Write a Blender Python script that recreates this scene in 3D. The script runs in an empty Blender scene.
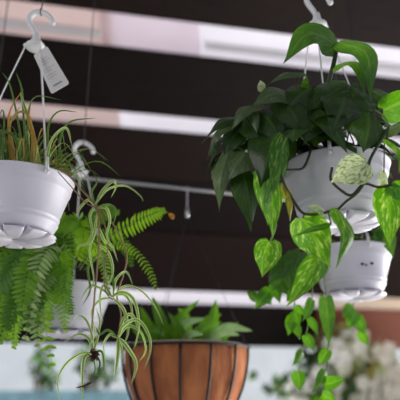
import bpy, math, random
from mathutils import Vector, Matrix
V = Vector
R = random.Random(7)
PI = math.pi
scene = bpy.context.scene
COL = scene.collection

# ------------------------------------------------------------------ camera
F = 560.0
PITCH = math.radians(19.2)
CAM = V((0, 0, 1.6))
FW = V((0, math.cos(PITCH), math.sin(PITCH)))
RT = V((1, 0, 0))
UP = V((0, -math.sin(PITCH), math.cos(PITCH)))


def ray(px, py):
    return FW + RT * ((px - 200) / F) + UP * ((200 - py) / F)


def P(px, py, d):
    return CAM + ray(px, py) * d


cam_d = bpy.data.cameras.new('camera')
cam_d.sensor_width = 36
cam_d.lens = F / 400 * 36
cam_d.clip_start = .02
cam_d.dof.use_dof = True
cam_d.dof.focus_distance = 1.0
cam_d.dof.aperture_fstop = 2.7
cam = bpy.data.objects.new('camera', cam_d)
COL.objects.link(cam)
cam.location = CAM
cam.rotation_euler = (PI / 2 + PITCH, 0, 0)
scene.camera = cam


# ------------------------------------------------------------------ materials
def nodes_of(name):
    m = bpy.data.materials.new(name)
    m.use_nodes = True
    nt = m.node_tree
    nt.nodes.clear()
    return m, nt, nt.nodes, nt.links


def plain(name, col, rough=.5, var=.12, scale=18, bump=0, stretch=(1, 1, 1), metal=0, col2=None, sss=0, bscale=None, spec=.5):
    m, nt, N, L = nodes_of(name)
    out = N.new('ShaderNodeOutputMaterial')
    b = N.new('ShaderNodeBsdfPrincipled')
    tc = N.new('ShaderNodeTexCoord')
    mp = N.new('ShaderNodeMapping')
    mp.inputs['Scale'].default_value = stretch
    nz = N.new('ShaderNodeTexNoise')
    nz.inputs['Scale'].default_value = scale
    nz.inputs['Detail'].default_value = 5
    cr = N.new('ShaderNodeValToRGB')
    c2 = col2 or tuple(c * (1 - var * 2) for c in col)
    cr.color_ramp.elements[0].color = (*c2, 1)
    cr.color_ramp.elements[1].color = (*col, 1)
    cr.color_ramp.elements[0].position = .3
    cr.color_ramp.elements[1].position = .68
    L.new(tc.outputs['Object'], mp.inputs[0])
    L.new(mp.outputs[0], nz.inputs['Vector'])
    L.new(nz.outputs['Fac'], cr.inputs[0])
    L.new(cr.outputs[0], b.inputs['Base Color'])
    b.inputs['Roughness'].default_value = rough
    b.inputs['Metallic'].default_value = metal
    b.inputs['Specular IOR Level'].default_value = spec
    if bump:
        bp = N.new('ShaderNodeBump')
        bp.inputs['Strength'].default_value = bump
        bp.inputs['Distance'].default_value = .004
        if bscale:
            n2 = N.new('ShaderNodeTexNoise')
            n2.inputs['Scale'].default_value = bscale
            n2.inputs['Detail'].default_value = 6
            L.new(mp.outputs[0], n2.inputs['Vector'])
            L.new(n2.outputs['Fac'], bp.inputs['Height'])
        else:
            L.new(nz.outputs['Fac'], bp.inputs['Height'])
        L.new(bp.outputs[0], b.inputs['Normal'])
    if sss:
        t = N.new('ShaderNodeBsdfTranslucent')
        L.new(cr.outputs[0], t.inputs['Color'])
        mx = N.new('ShaderNodeMixShader')
        mx.inputs[0].default_value = sss
        L.new(b.outputs[0], mx.inputs[1])
        L.new(t.outputs[0], mx.inputs[2])
        L.new(mx.outputs[0], out.inputs[0])
    else:
        L.new(b.outputs[0], out.inputs[0])
    return m


def leafmat(name, base, second, rib, amount=.5, trans=.35, rough=.38, tcol=None, stripes=False, ribw=.07, nscale=6.0, soft=0):
    """uv: fract(u) across the blade, v along it; u's integer part differs per leaf"""
    m, nt, N, L = nodes_of(name)

    def math_(op, a, b=None):
        n = N.new('ShaderNodeMath')
        n.operation = op
        for i, x in enumerate((a, b)):
            if x is None:
                continue
            if isinstance(x, (int, float)):
                n.inputs[i].default_value = x
            else:
                L.new(x, n.inputs[i])
        return n.outputs[0]
    out = N.new('ShaderNodeOutputMaterial')
    b = N.new('ShaderNodeBsdfPrincipled')
    uv = N.new('ShaderNodeUVMap')
    sp = N.new('ShaderNodeSeparateXYZ')
    L.new(uv.outputs[0], sp.inputs[0])
    u, v = sp.outputs[0], sp.outputs[1]
    fr = math_('FRACT', u)
    s = math_('ABSOLUTE', math_('SUBTRACT', fr, .5))
    # feathered pattern along the side veins
    cx = N.new('ShaderNodeCombineXYZ')
    L.new(math_('MULTIPLY', u, 1.9), cx.inputs[0])
    L.new(math_('MULTIPLY', math_('SUBTRACT', v, math_('MULTIPLY', s, .9)), 1.6), cx.inputs[1])
    nz = N.new('ShaderNodeTexNoise')
    nz.inputs['Scale'].default_value = nscale
    nz.inputs['Detail'].default_value = 3
    nz.inputs['Roughness'].default_value = .65
    L.new(cx.outputs[0], nz.inputs['Vector'])
    ramp = N.new('ShaderNodeValToRGB')
    c = .5 + (.5 - amount) * .35
    ramp.color_ramp.elements[0].position = max(0, c - .05 - soft)
    ramp.color_ramp.elements[1].position = min(1, c + .07 + soft)
    if stripes:
        e = ramp.color_ramp.elements
        e[0].position = .17
        e[1].position = .26
        L.new(s, ramp.inputs[0])
    else:
        L.new(nz.outputs['Fac'], ramp.inputs[0])
    mix = N.new('ShaderNodeMix')
    mix.data_type = 'RGBA'
    L.new(ramp.outputs[0], mix.inputs[0])
    mix.inputs[6].default_value = (*base, 1)
    mix.inputs[7].default_value = (*second, 1)
    ribf = N.new('ShaderNodeMapRange')
    ribf.inputs[1].default_value = 0
    ribf.inputs[2].default_value = ribw
    ribf.inputs[3].default_value = .8
    ribf.inputs[4].default_value = 0
    L.new(s, ribf.inputs[0])
    mix2 = N.new('ShaderNodeMix')
    mix2.data_type = 'RGBA'
    L.new(ribf.outputs[0], mix2.inputs[0])
    L.new(mix.outputs[2], mix2.inputs[6])
    mix2.inputs[7].default_value = (*rib, 1)
    colr = mix2.outputs[2]
    L.new(colr, b.inputs['Base Color'])
    b.inputs['Roughness'].default_value = rough
    wv = math_('SINE', math_('MULTIPLY', math_('SUBTRACT', v, math_('MULTIPLY', s, .8)), 75))
    bp = N.new('ShaderNodeBump')
    bp.inputs['Strength'].default_value = .05
    bp.inputs['Distance'].default_value = .002
    L.new(wv, bp.inputs['Height'])
    L.new(bp.outputs[0], b.inputs['Normal'])
    t = N.new('ShaderNodeBsdfTranslucent')
    hs = N.new('ShaderNodeHueSaturation')
    hs.inputs['Hue'].default_value = .485
    hs.inputs['Saturation'].default_value = 1.12
    hs.inputs['Value'].default_value = 1.9
    L.new(colr, hs.inputs['Color'])
    L.new(hs.outputs[0], t.inputs['Color'])
    mx = N.new('ShaderNodeMixShader')
    mx.inputs[0].default_value = trans
    L.new(b.outputs[0], mx.inputs[1])
    L.new(t.outputs[0], mx.inputs[2])
    L.new(mx.outputs[0], out.inputs[0])
    return m


M = {}
M['wood'] = plain('dark_stained_timber', (.0100, .0048, .0040), .65, col2=(.0030, .0018, .0017), spec=.12, scale=7, stretch=(.6, 9, 9), bump=.25)
M['wood_b'] = plain('reddish_dark_timber', (.0150, .0064, .0050), .65, col2=(.0055, .0028, .0024), spec=.14, scale=7, stretch=(.6, 9, 9), bump=.25)
M['pale_warmlit'] = plain('warm_lit_pale_strip', (.90, .78, .66), .6, col2=(.84, .70, .57), scale=7, stretch=(.6, 9, 9))  # strip in the right gap, warm light put into its colour
M['sheetwarm'] = plain('warm_tinted_roof_sheet', (.90, .81, .765), .6, var=.03, scale=3, sss=.92)  # warm light on the left of the roof put into the sheet tint
M['wood_warmlit'] = plain('warm_lit_timber', (.27, .080, .048), .6, col2=(.18, .052, .031), scale=7, stretch=(.6, 9, 9), bump=.25)  # right end of the last slat, reddened to carry warm light in its colour
M['sheet'] = plain('white_roof_sheet', (.86, .835, .875), .6, var=.03, scale=3, sss=.74)
M['panel'] = plain('clear_white_roof_panel', (.93, .88, .90), .6, var=.02, scale=3, sss=.92)
M['whitewood'] = plain('white_painted_batten', (.78, .76, .78), .6, var=.04, scale=6)
M['plaster'] = plain('white_plaster', (.42, .455, .50), .8, var=.06, scale=5, bump=.1)
M['floor'] = plain('pale_concrete_paving', (.5, .48, .46), .8, var=.1, scale=4, bump=.2)
M['plastic'] = plain('white_moulded_plastic', (.80, .765, .85), .36, var=.015, scale=9)
M['cordw'] = plain('white_plastic_strap', (.86, .84, .84), .4, var=.02, scale=30)
M['card'] = plain('white_printed_card', (.74, .71, .70), .6, var=.03, scale=40)
M['ink'] = plain('grey_print', (.10, .10, .10), .7, var=.05)
M['inklt'] = plain('pale_grey_print', (.42, .41, .40), .7, var=.05)
M['soil'] = plain('potting_soil', (.035, .022, .014), .95, var=.3, scale=60, bump=.6)
M['steel'] = plain('brushed_galvanised_steel', (.62, .60, .62), .35, var=.06, scale=50, metal=.85)
M['wire'] = plain('black_coated_wire', (.012, .012, .014), .5, var=.2)
M['coir'] = plain('coconut_fibre', (.64, .225, .085), .95, col2=(.32, .10, .04), scale=26, stretch=(1, 1, .35), bump=1.0, bscale=110)
M['coirlip'] = plain('pale_coconut_fibre', (.62, .48, .36), .95, var=.2, scale=50, bump=.8)
M['teal'] = plain('weathered_blue_green_paint', (.16, .30, .36), .6, var=.25, scale=7)
M['rust'] = plain('rusty_stain', (.12, .06, .03), .8, var=.3, scale=60)
M['stem'] = plain('dark_green_stem', (.035, .060, .018), .5, var=.2, scale=40)
M['brownstem'] = plain('brown_green_stem', (.055, .040, .022), .55, var=.25, scale=60)
M['palestem'] = plain('pale_green_stem', (.20, .30, .08), .5, var=.2, scale=40)
M['runner'] = plain('straw_coloured_runner', (.34, .25, .09), .5, col2=(.22, .09, .035), scale=45)
M['dry'] = plain('dried_brown_leaf', (.10, .045, .028), .8, var=.35, scale=60, sss=.15)
M['petal'] = plain('cream_white_petal', (.93, .92, .86), .6, var=.05, scale=40, sss=.35)

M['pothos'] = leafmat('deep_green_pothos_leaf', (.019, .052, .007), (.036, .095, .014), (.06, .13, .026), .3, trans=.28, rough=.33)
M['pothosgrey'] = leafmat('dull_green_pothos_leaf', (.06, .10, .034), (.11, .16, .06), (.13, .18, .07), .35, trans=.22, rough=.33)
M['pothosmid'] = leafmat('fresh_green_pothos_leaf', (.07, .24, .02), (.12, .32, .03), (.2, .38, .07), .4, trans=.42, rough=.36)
M['pothosvar'] = leafmat('marbled_pothos_leaf', (.05, .19, .010), (.36, .52, .13), (.13, .31, .035), .27, trans=.45, rough=.42, nscale=4.2, soft=.035)
M['pothoscream'] = leafmat('cream_marbled_pothos_leaf', (.13, .28, .05), (.66, .72, .44), (.5, .6, .3), .66, trans=.35, rough=.4, nscale=7)
M['pothose'] = leafmat('soft_green_pothos_leaf', (.05, .15, .02), (.09, .22, .03), (.12, .24, .05), .4, trans=.42, rough=.36)
M['pothosyel'] = leafmat('yellowing_pothos_leaf', (.10, .20, .03), (.62, .50, .04), (.3, .34, .07), .5, trans=.35, nscale=2)
M['spider'] = leafmat('striped_spider_leaf', (.13, .30, .04), (.50, .58, .28), (.16, .34, .06), trans=.35, stripes=True, rough=.42)
M['spiderdk'] = leafmat('green_spider_leaf', (.055, .14, .025), (.14, .24, .06), (.07, .17, .03), trans=.35, stripes=True, rough=.42)
M['spideryel'] = leafmat('yellowed_spider_leaf', (.34, .26, .05), (.42, .34, .10), (.42, .3, .06), trans=.35, rough=.5)
M['spiderora'] = leafmat('orange_dying_spider_leaf', (.42, .20, .03), (.48, .28, .05), (.46, .2, .03), trans=.35, rough=.5)
M['fern'] = leafmat('green_fern_frond', (.14, .32, .025), (.22, .42, .04), (.16, .28, .05), .5, trans=.42, rough=.5)
M['ferndk'] = leafmat('dark_fern_frond', (.06, .17, .018), (.10, .24, .03), (.1, .2, .03), .5, trans=.4, rough=.5)
M['fernpale'] = leafmat('pale_fern_frond', (.30, .42, .17), (.40, .50, .25), (.3, .4, .15), .5, trans=.4, rough=.5)
M['dracaena'] = leafmat('fresh_green_strap_leaf', (.10, .27, .03), (.16, .36, .05), (.16, .34, .05), .5, trans=.35, rough=.35)
M['dracpale'] = leafmat('grey_green_strap_leaf', (.22, .36, .15), (.32, .46, .22), (.3, .44, .2), .5, trans=.3, rough=.4)
M['shrub'] = leafmat('olive_shrub_leaf', (.13, .19, .045), (.26, .29, .09), (.2, .24, .07), .5, trans=.4, rough=.5)
M['shrubyel'] = leafmat('yellow_brown_shrub_leaf', (.30, .25, .07), (.40, .33, .12), (.4, .32, .1), .5, trans=.4, rough=.5)
M['shrubdk'] = leafmat('dark_shrub_leaf', (.025, .07, .022), (.05, .11, .03), (.06, .12, .04), .5, trans=.25, rough=.5)


# ------------------------------------------------------------------ mesh builder
def catmull(pts, n):
    pts = [V(p) for p in pts]
    if len(pts) == 2:
        return [pts[0].lerp(pts[1], i / n) for i in range(n + 1)]
    q = [pts[0] * 2 - pts[1]] + pts + [pts[-1] * 2 - pts[-2]]
    segs = len(pts) - 1
    out = []
    for i in range(n + 1):
        x = i / n * segs
        k = min(int(x), segs - 1)
        t = x - k
        a, b, c, d = q[k], q[k + 1], q[k + 2], q[k + 3]
        out.append(.5 * ((2 * b) + (c - a) * t + (2 * a - 5 * b + 4 * c - d) * t * t + (3 * b - a - 3 * c + d) * t ** 3))
    return out


class MB:
    ids = 0

    def __init__(s, *mats):
        s.v, s.f, s.uv, s.mi = [], [], [], []
        s.mats = list(mats)

    def slot(s, m):
        if m is None:
            return 0
        if m not in s.mats:
            s.mats.append(m)
        return s.mats.index(m)

    def face(s, idx, uvs=None, m=0):
        s.f.append(idx)
        s.uv.append(uvs or [(0, 0)] * len(idx))
        s.mi.append(m)

    def grid(s, rows, uvrows=None, m=None, close=False):
        m = s.slot(m)
        o = len(s.v)
        nr, nc = len(rows), len(rows[0])
        for r in rows:
            s.v.extend(tuple(p) for p in r)
        for i in range(nr - 1):
            for j in range(nc if close else nc - 1):
                j2 = (j + 1) % nc
                idx = [o + i * nc + j, o + i * nc + j2, o + (i + 1) * nc + j2, o + (i + 1) * nc + j]
                uvs = None
                if uvrows:
                    uvs = [uvrows[i][j], uvrows[i][j2], uvrows[i + 1][j2], uvrows[i + 1][j]]
                s.face(idx, uvs, m)
        return o

    def tube(s, pts, r, seg=8, m=None, n=None, flat=1.0, cap=True):
        path = catmull(pts, n) if n else [V(p) for p in pts]
        rows = []
        ref = V((0, 0, 1))
        t0 = (path[1] - path[0]).normalized()
        if abs(t0.dot(ref)) > .9:
            ref = V((0, 1, 0)) if abs(t0.y) < .9 else V((1, 0, 0))
        side = t0.cross(ref).normalized()
        k = len(path)
        for i, p in enumerate(path):
            t = (path[min(i + 1, k - 1)] - path[max(i - 1, 0)])
            if t.length < 1e-9:
                t = t0
            t.normalize()
            side = (side - t * side.dot(t)).normalized()
            nn = t.cross(side)
            rr = r(i / (k - 1)) if callable(r) else r
            rows.append([p + side * (math.cos(a) * rr) + nn * (math.sin(a) * rr * flat)
                         for a in [2 * PI * j / seg for j in range(seg)]])
        o = s.grid(rows, None, m, True)
        if cap:
            mm = s.slot(m)
            s.face([o + j for j in reversed(range(seg))], None, mm)
            s.face([o + (k - 1) * seg + j for j in range(seg)], None, mm)

    def lathe(s, prof, c, seg=48, m=None):
        rows = [[V(c) + V((r * math.cos(a), r * math.sin(a), z)) for a in [2 * PI * j / seg for j in range(seg)]] for r, z in prof]
        s.grid(rows, None, m, True)

    def ball(s, c, r, m=None, seg=10, sc=(1, 1, 1)):
        rows = []
        for i in range(seg // 2 + 1):
            th = PI * i / (seg // 2)
            rr = max(math.sin(th), .001) * r
            rows.append([V(c) + V((rr * math.cos(a) * sc[0], rr * math.sin(a) * sc[1], -math.cos(th) * r * sc[2]))
                         for a in [2 * PI * j / seg for j in range(seg)]])
        s.grid(rows, None, m, True)

    def box(s, c, ex, ey, ez, m=None):
        """centre and three half-edge vectors"""
        m = s.slot(m)
        o = len(s.v)
        c = V(c)
        for sx in (-1, 1):
            for sy in (-1, 1):
                for sz in (-1, 1):
                    s.v.append(tuple(c + ex * sx + ey * sy + ez * sz))
        for q in ((0, 1, 3, 2), (4, 6, 7, 5), (0, 4, 5, 1), (2, 3, 7, 6), (0, 2, 6, 4), (1, 5, 7, 3)):
            s.face([o + i for i in q], None, m)

    def leaf(s, path, w, normal, m=None, heart=0, fold=.15, nu=12, nv=8, prof='ovate', twist=0, wave=0, curl=0):
        MB.ids += 1
        k = MB.ids % 400
        L = len(path) - 1
        length = sum((path[i + 1] - path[i]).length for i in range(L))
        rows, uvr = [], []
        ph = (k * 1.7) % 6.28
        for i in range(nu + 1):
            t = i / nu
            x = t * L
            a = min(int(x), L - 1)
            p = path[a].lerp(path[a + 1], x - a)
            tg = (path[min(a + 1, L)] - path[a]).normalized() if a < L else (path[L] - path[L - 1]).normalized()
            n = normal - tg * normal.dot(tg)
            if n.length < 1e-4:
                n = tg.orthogonal()
            n.normalize()
            if twist:
                n = Matrix.Rotation(twist * t, 3, tg) @ n
            sd = tg.cross(n).normalized()
            if prof == 'ovate':
                ww = (math.sin(PI * min(1, t ** .58)) ** (.68 + .62 * t) if 0 < t < 1 else 0)
                ww = max(ww, .001)
                if heart and t == 0:
                    ww = .3
            elif prof == 'strap':
                ww = min(1, .35 + t * 4) * (1 - t ** 3) ** .8 + .001
            elif prof == 'oval':
                ww = math.sin(PI * t) ** .7 + .001
            row, ur = [], []
            for j in range(nv + 1):
                q = j / nv * 2 - 1
                back = -heart * length * .16 * (q * q) * max(0, 1 - t * 1.6) ** 1.5 * (1.0 if t > 0 else .5)
                zz = fold * abs(q) * ww * w * .5 + curl * q * q * ww * w * .5
                if wave:
                    zz += wave * math.sin(t * 9 + ph + q * 1.5) * abs(q) * w
                row.append(p + sd * (q * ww * w * .5) + n * zz + tg * back)
                ur.append((.03 + .94 * (q * .5 + .5) + k, t))
            rows.append(row)
            uvr.append(ur)
        s.grid(rows, uvr, m)

    def build(s, name, parent=None, smooth=True, origin=None):
        o = V(origin) if origin is not None else (parent_loc(parent) if parent else V((0, 0, 0)))
        me = bpy.data.meshes.new(name)
        me.from_pydata([tuple(V(p) - o) for p in s.v], [], s.f)
        for m in s.mats:
            me.materials.append(m)
        uvl = me.uv_layers.new(name='UVMap')
        flat = []
        for u in s.uv:
            for a in u:
                flat.extend(a)
        uvl.data.foreach_set('uv', flat)
        me.polygons.foreach_set('material_index', s.mi)
        me.polygons.foreach_set('use_smooth', [smooth] * len(s.f))
        me.update()
        ob = bpy.data.objects.new(name, me)
        COL.objects.link(ob)
        if parent:
            ob.parent = parent
            ob.location = o - parent_loc(parent)
        else:
            ob.location = o
        ob['_w'] = list(o)
        return ob


def parent_loc(p):
    return V(p['_w'])


def empty(name, loc):
    o = bpy.data.objects.new(name, None)
    COL.objects.link(o)
    o.location = loc
    o.empty_display_size = .05
    o['_w'] = list(loc)
    return o


def tag(o, label=None, cat=None, group=None, kind=None):
    if label:
        o['label'] = label
    if cat:
        o['category'] = cat
    if group:
        o['group'] = group
    if kind:
        o['kind'] = kind
    return o


# ------------------------------------------------------------------ the setting: pitched slatted roof, far wall, floor
YAW = math.radians(11.3)
BX = V((math.cos(YAW), math.sin(YAW), 0))
SL = .70
DEND, HEND = 4.2, .345


def roof_d(py):
    t = math.tan(PITCH + math.atan((200 - py) / F))
    return (HEND + SL * DEND) / (t + SL)


def roof_pt(d, lift=0):
    n = V((0, SL, 1)).normalized()
    return CAM + V((0, d, HEND + SL * (DEND - d))) + n * lift


def roof_board(name, d0, d1, lift, thick, mat, x0=-3.2, x1=3.2):
    a, b = roof_pt(d0, lift), roof_pt(d1, lift)
    e = (b - a)
    # direction across, kept perpendicular to the board's run
    n = BX.cross(e).normalized()
    c = (a + b) / 2
    ey = e / 2
    mb = MB(mat)
    cx = BX * ((x0 + x1) / 2)
    mb.box(c + cx + n * (thick / 2), BX * ((x1 - x0) / 2), ey, n * (thick / 2))
    ob = mb.build(name, smooth=False, origin=c + cx)
    bv = ob.modifiers.new('edge', 'BEVEL')
    bv.width = .004
    bv.segments = 2
    tag(ob, kind='structure')
    return ob


edges = [(24, -9), (58, 120), (136, 182.5), (183.5, 233.5), (234.5, 292), (307, 346)]
tn = 1
ds = []
for a, b in edges:
    da, db = roof_d(a), roof_d(b)
    if b < a:
        da, db = db, da
    ds.append((min(da, db), max(da, db)))
ds[0] = (ds[0][1] - .29, ds[0][1])
d = ds[0][0]
while d > -1.0:
    ds.insert(0, (d - .10 - .29, d - .10))
    d = ds[0][0]
for i, (a, b) in enumerate(ds):
    if i < len(ds) - 1:
        roof_board('trim_%d' % tn, a, b, .006 * (i % 2), .032, M['wood_b'] if i % 2 == len(ds) % 2 else M['wood'])
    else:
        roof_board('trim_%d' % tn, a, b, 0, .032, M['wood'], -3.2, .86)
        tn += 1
        roof_board('trim_%d' % tn, a, b, 0, .032, M['wood_warmlit'], .862, 3.2)
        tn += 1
        roof_board('trim_%d' % tn, a - .13, a + .004, .034, .025, M['pale_warmlit'], .862, 3.2)
    tn += 1
# white roof sheet laid above the slats, with battens and one lapped panel
sh = roof_board('ceiling', -1.35, 4.32, .13, .012, M['sheet'], -3.6, 4.2)  # runs on unseen past the camera, extended to keep direct sun out
dg0, dg1 = roof_d(58), roof_d(24)
gm = (dg0 + dg1) / 2 + .045
roof_board('trim_%d' % tn, gm - .012, gm + .012, .072, .045, M['whitewood'], -3.2, -.50); tn += 1
roof_board('trim_%d' % tn, gm - .012, gm + .012, .085, .045, M['whitewood'], .03, 3.2); tn += 1
roof_board('trim_%d' % tn, dg1 - .25, dg0 + .3, .10, .012, M['panel'], -.50, .0); tn += 1
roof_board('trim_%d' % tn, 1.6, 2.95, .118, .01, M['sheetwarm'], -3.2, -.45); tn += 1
# header across the low end
c = roof_pt(4.27, .02)
hb = MB(M['wood'])
hb.box(c + V((0, 0, .09)), BX * 3.3, BX.cross(V((0, 0, 1))) * .03, V((0, 0, .055)))
tag(hb.build('trim_%d' % tn, smooth=False, origin=c), kind='structure')
# floor, far sunlit wall
fl = MB(M['floor'])
fl.box((0, 2.5, -.05), V((6, 0, 0)), V((0, 6, 0)), V((0, 0, .05)))
tag(fl.build('floor', smooth=False), kind='structure')
wb = MB(M['plaster'])
wb.box(V((0, 5.9, 1.6)), BX * 6, BX.cross(V((0, 0, 1))) * .06, V((0, 0, 1.6)))
tag(wb.build('wall_back', smooth=False, origin=(0, 5.9, 0)), kind='structure')
wf = MB(M['plaster'])  # unseen wall added behind the camera to block sun and sky
zf = roof_pt(-1.2, 0).z + 2.0
wf.box(V((0, -1.25, zf / 2 - 1.0)) + V((0, 0, .0)), BX * 4, BX.cross(V((0, 0, 1))) * .05, V((0, 0, zf / 2 - 1.0)))
tag(wf.build('sun_shield', smooth=False, origin=(0, -1.25, 0)), kind='structure')
# posts that carry the roof (left and right of the view)
for sx in (-3.0, 3.0):
    for dd in (.9, 4.1):
        p = roof_pt(dd, 0) + BX * sx
        pm = MB(M['wood'])
        pm.box(V((p.x, p.y, p.z / 2)), V((.05, 0, 0)), V((0, .05, 0)), V((0, 0, p.z / 2)))
        tn += 1
        tag(pm.build('trim_%d' % tn, smooth=False, origin=(p.x, p.y, 0)), kind='structure')


# ------------------------------------------------------------------ white hanging pots
RIM = .100
PH = .103
HOOK_TOP = .3885


def roof_z(x, y):
    """underside of the slats above (x, y)"""
    dd = y - x * math.tan(YAW)
    return 1.6 + HEND + SL * (DEND - dd)


def hanging_pot(rim, ang, root, lean=(0, 0)):
    """pot, saucer, hook, straps for a thing whose rim centre is `rim`"""
    c = rim
    mb = MB(M['plastic'])
    prof = [(.0, -PH + .004), (.052, -PH + .002), (.0600, -PH), (.0655, -.1015), (.0695, -.0975), (.0755, -.086), (.0768, -.0845), (.0772, -.082), (.0768, -.0795),
            (.0778, -.076), (.0790, -.0745), (.0792, -.072), (.0788, -.069), (.0865, -.045), (.0925, -.026), (.0945, -.0235), (.0955, -.021),
            (.0985, -.004), (.1005, -.0025), (.1015, .0), (.1005, .002), (.0975, .002), (.0955, -.002), (.089, -.03), (.074, -.08), (.064, -.1), (.0, -.1)]
    mb.lathe(prof, c, 64)
    pot = mb.build('pot', root)
    # clip-on drip saucer with petal edge
    sm = MB(M['plastic'])
    npet, seg = 10, 200
    rows = []
    for i, (r, z) in enumerate([(.004, -.0085), (.026, -.0085), (.030, -.0105), (.052, -.0105), (.060, -.0100), (.068, -.008), (.0755, -.0035)]):
        row = []
        for j in range(seg):
            a = 2 * PI * j / seg
            pet = min(1, max(0, abs(math.sin(npet * a / 2)) * 2.6 - .25)) ** .7
            k = max(0, (i - 2) / 4)
            rr = r * (1 - .30 * k * (1 - pet))
            zz = z + .012 * k * (1 - pet)
            row.append(c + V((rr * math.cos(a + .3), rr * math.sin(a + .3), -PH + zz)))
        rows.append(row)
    sm.grid(rows, None, None, True)
    so = sm.build('drip_saucer', pot)
    md = so.modifiers.new('thick', 'SOLIDIFY')
    md.thickness = .0018
    md.offset = 1
    # soil
    sl = MB(M['soil'])
    sl.lathe([(.0, -.012), (.05, -.014), (.0915, -.020)], c, 32)
    sl.build('soil', root)
    # hook with crown
    low, c = c, c + V((lean[0], 0, lean[1]))
    hk = MB(M['cordw'])
    hk.lathe([(.0, .296), (.016, .294), (.0195, .297), (.0195, .303), (.013, .308), (.0085, .318), (.0065, .330), (.0, .333)], c, 24)
    hp = [(.0, .322), (-.006, .337), (-.0165, .356), (-.0185, .372), (-.009, .3835), (.004, .3845), (.017, .379), (.0265, .370), (.030, .362)]
    hk.tube([c + V((x, 0, z)) for x, z in hp], lambda t: .0050 + .0008 * math.sin(t * 3), 10, n=40, flat=1.25)
    hk.ball(c + V((.031, 0, .359)), .0065, seg=12)
    for i in range(3):
        a = math.radians(ang + 120 * i)
        hk.ball(c + V((math.cos(a) * .0195, math.sin(a) * .0195, .300)), .0048, seg=10)
    hk.build('hanger_hook', root)
    for i in range(3):
        a = math.radians(ang + 120 * i)
        dr = V((math.cos(a), math.sin(a), 0))
        st = MB(M['cordw'])
        st.tube([c + dr * .019 + V((0, 0, .300)), c.lerp(low, .37) + dr * .050 + V((0, 0, .19)), c.lerp(low, .75) + dr * .080 + V((0, 0, .07)), low + dr * .1 + V((0, 0, .004))], .0016, 6, n=14)
        st.tube([low + dr * .098 + V((0, 0, .020)), low + dr * .1015 + V((0, 0, -.006))], .0034, 8)
        st.ball(low + dr * .102 + V((0, 0, -.008)), .0048, seg=10)
        st.build('strap', root)
    # dark wire loop the hook hangs on, up to the roof slat
    top = c + V((.0045, 0, .3795))
    w = MB(M['wire'])
    zt = roof_z(c.x, c.y) + .004
    ring = [top + V((0, math.sin(q) * .007, .0065 - math.cos(q) * .0085)) for q in [2 * PI * i / 16 for i in range(17)]]
    w.tube(ring, .0011, 6, cap=False)
    w.tube([top + V((0, 0, .0145)), V((top.x, top.y, zt))], .0011, 6)
    return pot, w


def suspension(w, label, loc):
    o = w.build('ceiling_wire', origin=loc)
    return tag(o, label, 'wire', 'wires the pots hang on')


BK = -FW                                # towards the camera


def rnd(a, b):
    return R.uniform(a, b)


def ribbon(mb, pts, w, mat, normal=None, twist=0, prof='strap', nu=14, fold=.35, nv=4):
    path = catmull(pts, nu)
    mb.leaf(path, w, normal or (BK + UP * .4).normalized(), mat, fold=fold, nu=nu, nv=nv, prof=prof, twist=twist)


# ================================================================== 1. spider plant, left front
d0 = 1.06
rim = P(20, 182, d0)
root = empty('potted_spider_plant', rim - V((0, 0, PH + .0125)))
tag(root, 'wispy yellowing spider plant in white hanging pot, nearest pot on the left', 'potted plant')
pot, w = hanging_pot(rim, -46, root)
suspension(w, 'thin dark wire holding the tagged hook of the left spider plant pot', rim + V((0, 0, HOOK_TOP)))
MX = {'g': M['spiderdk'], 's': M['spider'], 'y': M['spideryel'], 'o': M['spiderora'], 'd': M['dry']}
fo = MB(M['spiderdk'])
for i in range(240):
    a = rnd(0, 2 * PI)
    rr = rnd(.0, .075)
    b = rim + V((math.cos(a) * rr, math.sin(a) * rr, -.018))
    a2 = a + rnd(-.7, .7)
    o = V((math.cos(a2), math.sin(a2), 0))
    ln = rnd(.07, .135) + max(0, -(b.x - rim.x) + .03) * rnd(.2, .8)
    sp = rnd(.15, .85)
    dz = rnd(.5, 1.0)
    p1 = b + o * ln * sp * .35 + V((0, 0, ln * dz * .62))
    p2 = b + o * ln * sp * .8 + V((0, 0, ln * dz * .82))
    p3 = b + o * ln * sp * 1.25 + V((0, 0, ln * (dz * .70 - rnd(0, .45))))
    k = R.random()
    mat = M['spiderdk'] if k < .6 else M['spider'] if k < .82 else M['spideryel'] if k < .975 else M['spiderora']
    ribbon(fo, [b, p1, p2, p3], rnd(.0024, .0042), mat, (o * .4 + V((0, -.6, 1))).normalized(), twist=rnd(-.9, .9), nu=10)
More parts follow.
